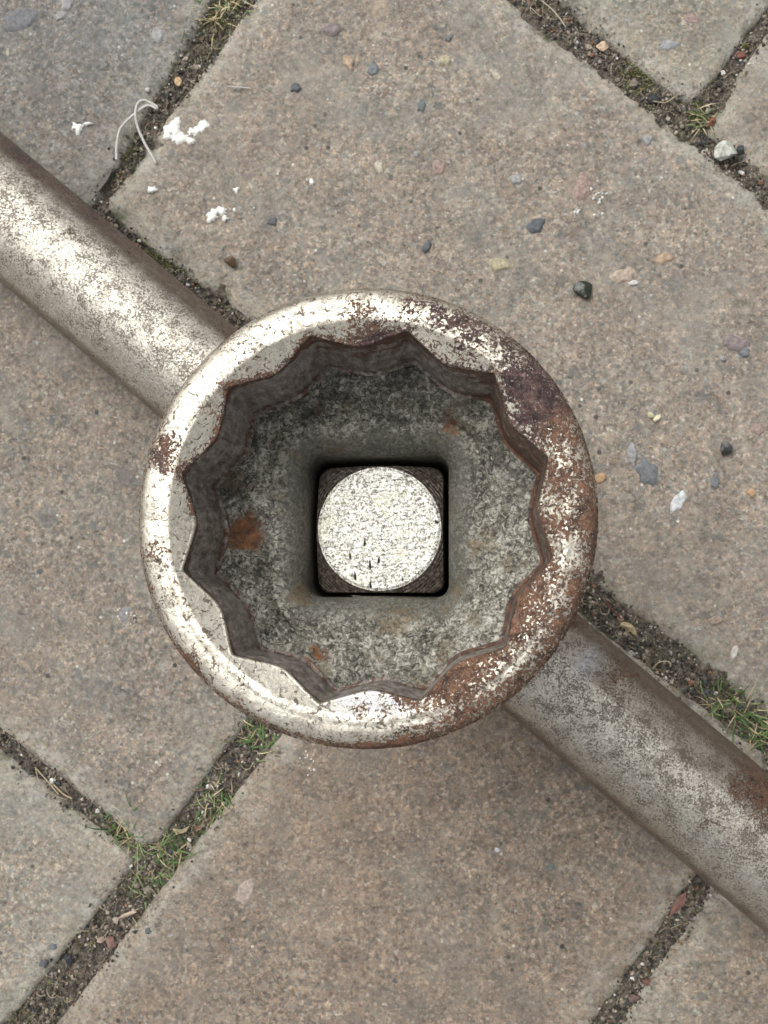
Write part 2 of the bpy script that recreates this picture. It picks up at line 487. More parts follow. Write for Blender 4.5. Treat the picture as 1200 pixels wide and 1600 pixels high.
# herringbone lattice in mm, fitted to three known joint crossings: (0,1) (1,1) (1,2) (2,1) (1,0)
def cen(a, b, c, d):
    p, q = isect(a, b), isect(c, d)
    return G((p[0]+q[0])/2, (p[1]+q[1])/2)[:2]
known = {(0, 1): cen(J1L, J4UL, J1R, J4U), (1, 2): cen(J5LA, J6U, J5R, J6L), (1, 0): cen(J3L, J2U, J3R, J2L),
         (1, 1): cen(J5LA, J4L, J5R, J4L), (2, 1): cen(J7L, J4L, J7R, J4L)}
A = np.array([[u, v, 1] for (u, v) in known]); B = np.array(list(known.values()))
LAT = np.linalg.lstsq(A, B, rcond=None)[0]
def L(u, v): return np.array([u, v, 1])@LAT
UV = {}
def quadpx(*ls):        # corners from four px lines in order (left, top, right, bottom) -> tl,tr,br,bl
    l, t, r, b = ls
    return [G(*isect(l, t))[:2], G(*isect(t, r))[:2], G(*isect(r, b))[:2], G(*isect(b, l))[:2]]
def pxl(u0, v0, u1, v1):  # lattice line, given back as two mm points
    return (tuple(L(u0, v0)), tuple(L(u1, v1)))
def mml(l): return (tuple(G(*l[0])[:2]), tuple(G(*l[1])[:2]))
GAP = 0.032
overrides = {   # key: (u0,v0,w,h) -> {side: px line}; sides: ulo, uhi, vlo, vhi
    (0, 0, 2, 1): dict(ulo=J1R, vlo=J2L, vhi=J4U),
    (-1, 1, 2, 1): dict(uhi=J5LA, vlo=J4L, vhi=J6U),
    (1, 1, 1, 2): dict(ulo=J5R, uhi=J7L, vlo=J4L),
    (0, 2, 1, 2): dict(uhi=J5LB, vlo=J6L),
    (2, 0, 1, 2): dict(),
    (2, 2, 1, 1): dict(),
    (-1, -1, 1, 2): dict(uhi=J1L, vhi=J4UL),
    (0, -2, 1, 2): dict(uhi=J3L, vhi=J2U),
    (1, -1, 2, 1): dict(ulo=J3R, vhi=J2UR),
}
overrides[(2, 0, 1, 2)] = dict()
bricks = []
for m in range(-4, 5):
    for n in range(-2, 3):
        for (bu, bv, w, h) in ((0, 0, 2, 1), (1, 1, 1, 2)):
            u, v = bu-m+2*n, bv+m+2*n
            if -3 <= u <= 3 and -3 <= v <= 4: bricks.append((u, v, w, h))
bricks = sorted(set(bricks))
pavement = tag(empty('pavement'), 'block pavement of worn brown grey concrete pavers in herringbone', kind='structure')
PAVE = []
def seg_dist(P, a, b):
    d = b-a; n = np.array((-d[1], d[0]))/np.hypot(*d)
    return (P-a)@n
for bi, (u, v, w, h) in enumerate(bricks):
    ov = overrides.get((u, v, w, h), {})
    if (u, v, w, h) == (2, 0, 1, 2): ov = {}
    # the block right of the lowest joint (J7) is the one at (2,0) reaching v=2
    if (u, v, w, h) == (2, 0, 1, 2): ov = dict(ulo=J7R)
    ln = {}
    for side, (p, q) in dict(ulo=((u+GAP, v), (u+GAP, v+h)), uhi=((u+w-GAP, v), (u+w-GAP, v+h)),
                             vlo=((u, v+GAP), (u+w, v+GAP)), vhi=((u, v+h-GAP), (u+w, v+h-GAP))).items():
        ln[side] = mml(ov[side]) if side in ov else pxl(*p, *q)
    if (u, v, w, h) == (2, 0, 1, 2): ln['vlo'] = pxl(u, v+GAP, u+1, v+GAP)
    c = [np.array(isect(ln['ulo'], ln['vlo'])), np.array(isect(ln['uhi'], ln['vlo'])),
         np.array(isect(ln['uhi'], ln['vhi'])), np.array(isect(ln['ulo'], ln['vhi']))]
    cc_ = sum(c)/4
    for k in range(4):
        e1 = c[k]-c[k-1]; e2 = c[k]-c[(k+1) % 4]
        c[k] = c[k]+1.95*(e1/np.hypot(*e1)+e2/np.hypot(*e2))
    near = np.min([np.hypot(*(p)) for p in c]) < 150 or (0 <= u+1 <= 3 and -1 <= v <= 2)
    PAVE.append((u, v, w, h, c))
    step = .85 if near else 3.0
    lu = np.hypot(*(c[1]-c[0])); lv = np.hypot(*(c[3]-c[0]))
    nu, nv = int(lu/step)+1, int(lv/step)+1
    S, T = np.meshgrid(np.linspace(0, 1, nu), np.linspace(0, 1, nv))
    S, T = S.ravel()[:, None], T.ravel()[:, None]
    P = (1-S)*(1-T)*c[0]+S*(1-T)*c[1]+S*T*c[2]+(1-S)*T*c[3]
    ctr = sum(c)/4
    ds = []
    for k in range(4):
        d = seg_dist(P, c[k], c[(k+1) % 4])
        if seg_dist(ctr[None], c[k], c[(k+1) % 4])[0] < 0: d = -d
        ds.append(d)
    R = 4.6
    q = sum(np.maximum(R-d, 0)**2 for d in ds)
    d = np.where(np.min(ds, 0) < R, R-np.sqrt(q), np.min(ds, 0))
    P3 = np.hstack([P, np.full((len(P), 1), bi*7.3)])
    dn = d + .9 + 2.6*fbm(P3, 1/8., 4, 3) + 1.0*fbm(P3, 1/1.8, 2, 31)
    t = np.clip(dn/6.5, 0, 1)
    z = -2.0*(1-t)**2.0 + .35*fbm(P3, 1/16., 3, 5) + .18*fbm(P3, 1/1.5, 3, 9)
    z = np.where(dn < .35, z-np.minimum((.35-dn)*3.2, 9), z)
    z = z-sstep(.9, .0, d)*2.0
    z += random.uniform(-.5, .5) if not near else [0.1, -.3, .2, -.1][bi % 4]
    V = np.hstack([P, z[:, None]])
    # skirt
    f = ringfaces(nv, nu, closed=False)
    border = np.concatenate([np.arange(nu), np.arange(1, nv)*nu+nu-1, (nv-1)*nu+np.arange(nu-2, -1, -1), np.arange(nv-2, 0, -1)*nu])
    n0 = len(V)
    sk = V[border].copy(); sk[:, 2] = -50
    V = np.vstack([V, sk])
    nb = len(border); a = np.arange(nb); b2 = (a+1) % nb
    f2 = np.stack([border[a], n0+a, n0+b2, border[b2]], 1)
    dd = np.concatenate([dn, np.zeros(nb)])
    wv = random.uniform(.9, 1.03); ww = random.uniform(-.03, .04)
    tint = {(0, 0, 2, 1): (1.0, 1.01, .985), (1, 1, 1, 2): (.89, .84, .775), (-1, 1, 2, 1): (.91, .92, .90), (-1, -1, 1, 2): (.79, .85, .89),
            (0, 2, 1, 2): (1.03, 1.06, 1.03), (0, -2, 1, 2): (.98, 1.02, .98), (1, -1, 2, 1): (.98, .99, .96), (2, 0, 1, 2): (.95, .93, .87)}.get((u, v, w, h), (wv+ww, wv, wv-ww))
    fo = np.vstack([f, f2])
    # make normals point up
    e1 = V[fo[0, 1]]-V[fo[0, 0]]; e2 = V[fo[0, 2]]-V[fo[0, 0]]
    if np.cross(e1, e2)[2] < 0: fo = fo[:, ::-1].copy()
    o = mesh_obj('paving_block', V, fo, M_PAVER, pavement, dict(edge=dd, tint=np.tile(tint, (len(V), 1))), origin=(ctr[0], ctr[1], 0))
    PAVE[-1] = (u, v, w, h, c, o, ctr)
print('pavers', len(PAVE))
def paver_at(p):
    for (u, v, w, h, c, o, ctr) in PAVE:
        ok = True
        for k in range(4):
            a = seg_dist(np.array(p[:2])[None], c[k], c[(k+1) % 4])[0]
            b = seg_dist(ctr[None], c[k], c[(k+1) % 4])[0]
            if a*b < 0: ok = False
        if ok: return o
    return PAVE[0][5]
def joint_clear(P):
    """distance outside every paver (positive inside a joint)"""
    best = np.full(len(P), 1e9)
    for (u, v, w, h, c, o, ctr) in PAVE:
        dmin = np.full(len(P), 1e9)
        for k in range(4):
            d = seg_dist(P, c[k], c[(k+1) % 4])
            if seg_dist(ctr[None], c[k], c[(k+1) % 4])[0] < 0: d = -d
            dmin = np.minimum(dmin, d)
        best = np.minimum(best, -dmin)
    return best

# soil in the joints: fine where seen, then a coarse sheet on to the distance
xs = np.arange(-150, 200.1, .9); ys = np.arange(-220, 160.1, .9)
X, Y = np.meshgrid(xs, ys)
P3 = np.stack([X.ravel(), Y.ravel(), np.zeros(X.size)], 1)
def soil_z(P3): return -1.75 + 1.1*fbm(P3, 1/9., 3, 44) + .9*fbm(P3, 1/2.2, 3, 48)
V = P3.copy(); V[:, 2] = soil_z(P3)
soil = tag(mesh_obj('joint_soil', V, ringfaces(len(ys), len(xs), False), M_SOIL), 'dark gritty soil packed in the paving joints', kind='structure')
far = []
for r in (600, 2500, 9000, 30000): pass
n = 24; V = []; F = []
X, Y = np.meshgrid(np.linspace(-40000, 40000, n), np.linspace(-40000, 40000, n))
V = np.stack([X.ravel(), Y.ravel(), np.full(X.size, -6.5)], 1)
s = NT('distant ground'); c = s.ramp(s.noise(60, 4), [(.3, (.15, .125, .10)), (.7, (.24, .20, .17))])
M_GROUND = s.fin(c, .9, 0.0)
tag(mesh_obj('ground', V, ringfaces(n, n, False), M_GROUND, smooth=False), 'plain brown grey ground round the paving', kind='structure')

# ------------------------------------------------------------------ socket
NA = 1080
TH = np.linspace(0, 2*math.pi, NA, endpoint=False)
OFF = math.radians(17)
def hexr(th, a):
    t = (th+math.pi/6) % (math.pi/3) - math.pi/6
    return a/2/np.cos(t)
AF = 42.0
h1 = hexr(TH-OFF+math.pi/6, AF); h2 = hexr(TH-OFF, AF)
kk = .28
STAR = kk*np.log(np.exp((h1-22)/kk)+np.exp((h2-22)/kk))+22-kk*.15
ker = np.exp(-.5*(np.arange(-8, 9)/2.2)**2); ker /= ker.sum()
STAR = np.array(sum(ker[i]*np.roll(STAR, i-8) for i in range(17)))
STAR = np.minimum(STAR, 24.15)
def rsq(th, h, c):
    t = np.abs((th+math.pi/4) % (math.pi/2) - math.pi/4)
    r = h/np.cos(t)
    m = h-c
    dx, dy = np.cos(t), np.sin(t)
    md = m*dx+m*dy
    disc = np.maximum(md*md-2*m*m+c*c, 0)
    rc = md+np.sqrt(disc)
    return np.where(r*dy > m, rc, r)
def build_rings(rings):   # list of (r array, z array)
    V = []
    for r, z in rings:
        r = np.broadcast_to(r, (NA,)); z = np.broadcast_to(z, (NA,))
        V.append(np.stack([r*np.cos(TH), r*np.sin(TH), z], 1))
    return np.vstack(V)
def blobs_at(V, z, lst, local=True):
    """sum of soft spots given in photo pixels, dropped on to height z"""
    out = np.zeros(len(V))
    for (px, py, rad, s) in lst:
        g = GS(px, py, z) if local else G(px, py, z)
        k = 1590.0/(CAM_Z-z)
        d = np.hypot(V[:, 0]-g[0], V[:, 1]-g[1])*k/rad
        out = out + s*np.exp(-d*d*1.2)
    return out
sock = tag(empty('wrench_socket', (0, 0, 30)), 'large rusty chrome twelve point socket standing open end up over the bar', 'socket')
Z = RIM_Z
outer = []
for z in np.linspace(30, 50, 6): outer.append((21.5, z))
for t in np.linspace(0, 1, 5)[1:]: outer.append((21.5+6.1*t, 50+7*t))
for z in np.linspace(57, 98.0, 40)[1:]: outer.append((28.5+.95*(z-57)/41.0, z))
RO = 29.2
for a in np.linspace(0, 90, 24)[1:]:
    a = math.radians(a); outer.append((RO-3.0*(1-math.cos(a)), 98.0+(Z-98.0)*math.sin(a)**.95))
rt = RO-3.0
for r in np.linspace(rt, 24.9, 9)[1:]: outer.append((r, Z+.10*math.sin((rt-r)/(rt-24.9)*math.pi)))
slope = .62
for t in np.linspace(0, 1, 17)[1:]:
    r = 24.9+(STAR+.35-24.9)*t
    outer.append((r, Z-(24.9-r)*slope-.05*t))
zt = Z-(24.9-STAR-.35)*slope-.05
for a in (25, 50, 75, 90):
    a = math.radians(a); outer.append((STAR+.35-.35*math.sin(a), zt-.4*(1-math.cos(a))))
V = build_rings(outer)
rad = np.hypot(V[:, 0], V[:, 1])
ang = np.degrees(np.arctan2(V[:, 1], V[:, 0]))
# dents, worn rim
nd = fbm(V, 1/5., 3, 70); nf = fbm(V, 1/1.1, 3, 77)
right = sstep(75, 35, ang)*sstep(-100, -55, ang)
off_ = sstep(26.2, 29.0, rad)*(V[:, 2] > 56)
V[:, 0] -= .20*off_; V[:, 1] += .18*off_
disp = .10*nd+(.035+.07*right)*nf
V[:, 2] += disp*np.where(V[:, 2] > 90, 1, 0)
V[:, 0] += V[:, 0]/rad*disp*.7; V[:, 1] += V[:, 1]/rad*disp*.7
rust = np.full(len(V), .09)+.16*fbm(V, 1/5., 3, 99)
rust += .42*sstep(70, 50, ang)*sstep(-10, 14, ang)          # dark upper right
rust += .62*sstep(16, -6, ang)*sstep(-112, -72, ang)         # brown right and lower right
midr = np.exp(-((rad-26.3)/.9)**2)
rust -= .30*midr*sstep(10, -30, ang)*sstep(-110, -80, ang)   # polished ridge
rust += .42*sstep(24.6, 22.6, rad)*sstep(-10, -40, ang)*sstep(-88, -70, ang)
rust += .32*sstep(1.3, .2, rad-np.tile(STAR, len(outer)))*sstep(40, 60, ang)*(V[:, 2] > 96)   # rust creeping from the bore edge
rust += .30*sstep(1.0, .2, rad-np.tile(STAR, len(outer)))*(ang > 100)*(V[:, 2] > 96)
rust += .22*sstep(28.2, 28.9, rad)*sstep(-60, -140, -np.abs(ang))*(V[:, 2] > 90)
rust += .25*sstep(28.0, 28.8, rad)*sstep(-165, -140, ang)*sstep(-60, -80, ang)
rust += blobs_at(V, Z, [(252, 715, 28, .75), (262, 690, 20, .4), (248, 860, 26, .32), (560, 478, 30, .35), (640, 480, 36, .40), (690, 492, 30, .5),
                        (600, 522, 26, .6), (575, 530, 30, .5), (550, 528, 25, .3), (745, 540, 35, .35), (830, 600, 45, .5), (850, 650, 50, .4),
                        (300, 1030, 22, .4), (380, 1085, 22, .3), (720, 500, 25, .45), (760, 580, 30, -.4), (748, 545, 20, -.25), (800, 630, 18, -.3),
                        (420, 520, 22, .22), (390, 545, 24, .25), (345, 600, 14, .25), (330, 640, 16, .3), (300, 960, 16, .2), (865, 790, 26, -.3), (885, 860, 26, -.35),
                        (580, 1110, 60, -.3), (400, 1070, 60, -.15)])
tone = .26+.75*sstep(34, 8, ang)*sstep(-180, -170, ang)+.3*sstep(66, 100, ang)
tone = np.where(ang < -105, .45, tone)
polish_reflection = np.clip(blobs_at(V, Z, [(580, 1098, 22, .8), (545, 1103, 20, .6), (615, 1098, 20, .6), (520, 1106, 14, .4), (640, 1104, 12, .3)]), 0, 1)  # cleaner chrome that also carries a painted bluish white reflection
body = mesh_obj('socket_body', SW(V), ringfaces(len(outer), NA), M_RIM, sock, dict(rust=rust, tone=tone, polish_reflection=polish_reflection, film_and_reflection=.55*sstep(28.0, 28.95, rad)*(.6+.5*fbm(V, 1/4., 3, 98))))  # outer shoulder darkened in colour to stand for the ground it mirrors
# bore wall
wall = [(STAR, zt-.4)]
for k, t in enumerate(np.linspace(0, 1, 56)[1:]):
    z = (zt-.4)*(1-t)+84.2*t
    wall.append((STAR*(1-.006*t), z))
for a in (20, 40, 60, 80, 90):
    a = math.radians(a); wall.append((STAR*.994-.5*(1-math.cos(a)), 84.2-.5*math.sin(a)))
V = build_rings(wall)
rr = np.hypot(V[:, 0], V[:, 1]); nf = .14*fbm(V*np.array((1, 1, .5)), 1/2.0, 4, 90)
V[:, 0] += V[:, 0]/rr*nf; V[:, 1] += V[:, 1]/rr*nf
ang = np.degrees(np.arctan2(V[:, 1], V[:, 0]))
rust = .16+.50*sstep(96.0, 98.4, V[:, 2])+.32*sstep(87, 84.4, V[:, 2])
rust += .35*sstep(40, 60, ang)*sstep(125, 105, ang)*sstep(88, 95, V[:, 2]) + .48*sstep(-75, -25, ang)*sstep(60, 40, ang)
mesh_obj('bore_wall', SW(V), ringfaces(len(wall), NA), M_WALL, sock, dict(rust=rust))
# floor of the bore with the drive hole
r0 = STAR*.994-.5; z0 = 83.7
HH, HC, FIL = 10.35, 1.9, 4.6
flo = []
ro_ = rsq(TH, HH+FIL, HC+FIL)
for t in np.linspace(0, 1, 60):
    w = t
    circ = 19.5
    a = np.where(w < .35, r0*(1-w/.35)+np.minimum(circ, r0)*(w/.35), 0)
    b = np.minimum(circ, r0)*(1-(w-.35)/.65)+ro_*(w-.35)/.65
    r = np.where(w < .35, a, b)
    flo.append((r, z0-2.4*t**1.3))
zf = z0-2.4
for a in np.linspace(0, 90, 26)[1:]:
    a = math.radians(a); o_ = FIL*(1-math.sin(a))
    flo.append((rsq(TH, HH+o_, HC+o_), zf-4.2*(1-math.cos(a))))
for z in np.linspace(zf-4.2, 30, 16)[1:]: flo.append((rsq(TH, HH, HC), z))
flo.append((21.5, 30.0))
V = build_rings(flo)
rr = np.hypot(V[:, 0], V[:, 1])
off_ = sstep(22, 14, rr); V[:, 0] -= .38*off_; V[:, 1] += .18*off_
idx = np.repeat(np.arange(len(flo)), NA)
rough_zone = .15+.85*sstep(74, 52, idx)
V[:, 2] += (.30*fbm(V, 1/1.6, 4, 120)+.22*fbm(V, 1/5., 3, 121))*rough_zone*sstep(0, 3, idx)
rust = .02+.40*sstep(4, 0, idx)
rust += blobs_at(V, 82, [(388, 822, 34, .75), (372, 845, 24, .6), (400, 850, 22, .4), (495, 1018, 20, .6), (515, 1030, 18, .35), (708, 672, 26, .5), (700, 650, 20, .4), (770, 822, 14, .35),
                         (790, 890, 16, .4), (773, 965, 12, .4), (725, 940, 14, .3), (430, 935, 12, .3), (480, 660, 25, .35), (560, 600, 20, .2), (455, 605, 20, .25), (820, 770, 20, .35), (640, 1000, 10, .3)])
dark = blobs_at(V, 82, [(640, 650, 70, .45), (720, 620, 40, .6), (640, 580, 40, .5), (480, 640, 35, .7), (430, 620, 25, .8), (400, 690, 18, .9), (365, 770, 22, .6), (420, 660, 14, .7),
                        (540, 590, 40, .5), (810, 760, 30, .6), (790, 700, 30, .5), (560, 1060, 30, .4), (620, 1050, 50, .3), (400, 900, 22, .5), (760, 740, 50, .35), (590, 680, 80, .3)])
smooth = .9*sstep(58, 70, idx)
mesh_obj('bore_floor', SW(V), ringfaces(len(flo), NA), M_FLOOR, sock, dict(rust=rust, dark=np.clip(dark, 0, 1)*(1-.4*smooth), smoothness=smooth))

# ------------------------------------------------------------------ sliding T handle
BR = 12.6
pa, pb = G(0, 322, BR), G(1190, 1325, BR)
dirn = (pb-pa)/np.linalg.norm(pb-pa)
t0 = (SW(np.array([[0, 0, BR]]))[0]-pa)@dirn
foot = pa+dirn*t0
print('bar passes socket axis at', foot, 'cam', CAM_P)
handle = tag(empty('sliding_handle', (foot[0], foot[1], 0)), 'long pitted chrome steel bar lying diagonally under the socket', 'handle')
side = np.array((-dirn[1], dirn[0], 0.)); up = np.array((0, 0, 1.))
NB = 176
ph = np.linspace(0, 2*math.pi, NB, endpoint=False)
ss_ = np.concatenate([np.linspace(-262, -150, 60), np.arange(-149.2, 170, .8), np.linspace(171, 245, 40)])
rads = np.full(len(ss_), BR)
for i, sv in enumerate(ss_):
    e = min(sv+262, 245-sv)
    if e < 2: rads[i] = BR-2+math.sqrt(max(4-(2-e)**2, 0))
V = []
for sv, r in zip(ss_, rads):
    c = foot+dirn*sv
    V.append(c+np.outer(np.cos(ph), side)*r+np.outer(np.sin(ph), up)*r)
caps = [foot+dirn*ss_[0], foot+dirn*ss_[-1]]
V = np.vstack(V)
nf = .10*fbm(V, 1/14., 3, 150)+.025*fbm(V, 1/1.3, 3, 151)
axis = foot+np.outer((V-foot)@dirn, dirn)
V = V+(V-axis)/BR*nf[:, None]
sv = (V-foot)@dirn; sd_ = (V-foot)@side; hz = V[:, 2]
# side > 0 is the upper right flank in the photo
rust = np.full(len(V), -.12)
rust += .42*sstep(7.5, 11.5, sd_)*sstep(0, -20, sv)
rust += .30*sstep(1, 8, sd_)*sstep(0, -20, sv)*sstep(-.15, .2, fbm(V, 1/22., 3, 160))
rust += .30*sstep(-9.5, -12.2, sd_)
rust += .26*sstep(4, 10, sd_)*sstep(0, 20, sv)
rust += blobs_at(V, 2*BR, local=False, lst=[(1195, 1250, 45, .75), (1150, 1230, 25, .4), (960, 1060, 25, .3), (985, 1060, 22, .25), (905, 965, 25, .55), (1060, 1190, 30, .35), (1110, 1290, 32, .42),
                           (980, 1170, 22, .35), (20, 225, 35, .5), (45, 330, 20, .25), (160, 400, 30, .25), (110, 370, 24, .3), (1020, 1140, 25, .3), (1170, 1330, 30, .3)])
rust += .16*fbm(V, 1/11., 4, 161)
film_and_reflection = np.maximum(sstep(5.5, 11.5, sd_), .8*sstep(-9.0, -12.3, sd_))  # painted reflection of the ground, darkening both flanks
film_and_reflection = np.maximum(film_and_reflection, .62*sstep(2.2, 4.0, sd_)*sstep(10, 30, sv))  # dark grey reflected band painted along the lower right arm
F = ringfaces(len(ss_), NB)
Fc = []
n0 = len(V); V = np.vstack([V, caps]); rust = np.append(rust, [.3, .3]); film_and_reflection = np.append(film_and_reflection, [.3, .3])
last = (len(ss_)-1)*NB
F = [tuple(x) for x in F]
for j in range(NB):
    F.append((j, n0, (j+1) % NB)); F.append((last+j, last+(j+1) % NB, n0+1))
bar = mesh_obj('handle_bar', V, F, M_BAR, handle, dict(rust=rust, film_and_reflection=film_and_reflection, tone=np.where((V-foot)@dirn > 0, .75, .35), polish_reflection=np.clip(blobs_at(V, 2*BR, local=False, lst=[(922, 1030, 22, .55), (905, 1050, 16, .35), (940, 1020, 12, .3)]), 0, 1)), origin=(foot[0], foot[1], 0))  # bluish reflection painted into a cleaner patch near the socket
me = bar.data
# drive head: a barrel round the bar with a collar up to the socket
V = []; hs_ = [(-24, 0), (-24, 14.6), (-22.5, 16.4), (-20, 17.0), (20, 17.0), (22.5, 16.4), (24, 14.6), (24, 0)]
for sv_, r in hs_:
    r = max(r, 12.4); c = foot+dirn*sv_+up*0
    V.append(c+np.outer(np.cos(ph), side)*r+np.outer(np.sin(ph), up)*r)
V = np.vstack(V); V[:, 2] = np.maximum(V[:, 2], .3)
mesh_obj('drive_head', V, ringfaces(len(hs_), NB), M_BAR, handle, dict(rust=np.full(len(V), .2)), origin=(foot[0], foot[1], 0))
# square drive
PEG_Z = 75.9
RC = 9.22
peg = []
for r in np.linspace(0.02, RC, 88): peg.append((r, PEG_Z))
V = build_rings(peg)
V[:, 0] += 0; rr = np.hypot(V[:, 0], V[:, 1])
V[:, 2] += .05*fbm(V, 1/1.0, 3, 180)-.12*sstep(RC-.5, RC, rr)
nick = np.zeros(len(V))
PO = GS(592.5, 826, PEG_Z)
for (px, py, ln, tilt) in [(570, 847, 15, 0), (547, 868, 15, 8), (578, 881, 18, 6), (592, 874, 14, -4), (555, 899, 17, 6), (579, 913, 15, 5), (682, 815, 9, 40), (629, 905, 5, 20)]:
    g = GS(px, py, PEG_Z)-PO
    kx = 1590.0/(CAM_Z-PEG_Z)
    t = math.radians(tilt); ax = np.array((math.sin(t), -math.cos(t)*-1*-1)); ax = np.array((math.sin(t), -math.cos(t)))
    rel = V[:, :2]-g[:2]
    al = rel@ax*kx; ac = (rel@np.array((ax[1], -ax[0])))*kx
    wdt = 2.6*np.clip(.5+al/ln, 0.15, 1)
    nick = np.maximum(nick, sstep(1.15, .7, np.sqrt((al/(ln/2))**2+(ac/wdt)**2)))
V[:, 2] -= .12*nick
V[:, 0] += PO[0]; V[:, 1] += PO[1]
print('peg centre', PO)
drings = (
    [(np.minimum(RC*.999+(rsq(TH, 9.45, 1.9)-RC)*t, 99), PEG_Z-.12-np.maximum(rsq(TH, 9.45, 1.9)-RC, .15)*.75*t) for t in np.linspace(0, 1, 14)] +
    [(rsq(TH, 9.5, 1.9), z) for z in np.linspace(PEG_Z-3, 26, 12)])
DV = build_rings(drings); drad = np.hypot(DV[:, 0], DV[:, 1]); DV[:, 0] += PO[0]; DV[:, 1] += PO[1]
drive = mesh_obj('drive_square', SW(DV), ringfaces(len(drings), NA), M_SHOULDER, handle, dict(radius=drad))
mesh_obj('end_face', SW(V), ringfaces(len(peg), NA), M_FACE, drive, dict(nick=nick, radius=rr))

# ------------------------------------------------------------------ embedded aggregate, paint
def dome(px, py, rx, ry, rot, h, seed, z0=0.0, n=22, rag=.18, rings=4, flat=False):
    """low, irregular blob on the paving; radii in photo pixels"""
    k = (CAM_Z)/1590.0
    g = G(px, py, 0)
    th = np.linspace(0, 2*math.pi, n, endpoint=False)
    nn = 1+rag*np.array([vnoise(np.array([[math.cos(t)*1.7+seed*3.1, math.sin(t)*1.7, seed]]), 1.0, 5)[0]*1.2 +
                         .5*vnoise(np.array([[math.cos(t)*4+seed, math.sin(t)*4, seed]]), 1.0, 6)[0] for t in th])
    V = [[0, 0, h]]
    for i in range(1, rings+1):
        f = i/rings
        zz = h*(math.sqrt(max(1-f**2.6, 0)) if not flat else (1 if f < .95 else .2))
        if i == rings: zz = -.5
        for j, t in enumerate(th):
            ww = 1+(nn[j]-1)*min(1, f*1.2)
            V.append([math.cos(t)*rx*k*f*ww, math.sin(t)*ry*k*f*ww, zz])
    V = np.array(V)
    c, s_ = math.cos(rot), math.sin(rot)
    V[:, :2] = V[:, :2]@np.array([[c, s_], [-s_, c]])
    F = [(0, 1+j, 1+(j+1) % n) for j in range(n)]
    for i in range(rings-1):
        a = 1+i*n; b = a+n
        F += [(a+j, b+j, b+(j+1) % n, a+(j+1) % n) for j in range(n)]
    return V+np.array((g[0], g[1], z0)), F, g
BLUE, DBLUE, TEAL, CREAM, TAN, PINK, WHITE, DGREY, ORANGE, YELL, LGREY, MAUVE = (.13, .15, .165), (.055, .07, .085), (.10, .14, .135), (.46, .41, .32), (.40, .29, .19), (.30, .21, .18), (.60, .59, .56), (.09, .085, .085), (.47, .30, .15), (.38, .34, .22), (.30, .30, .30), (.20, .165, .165)
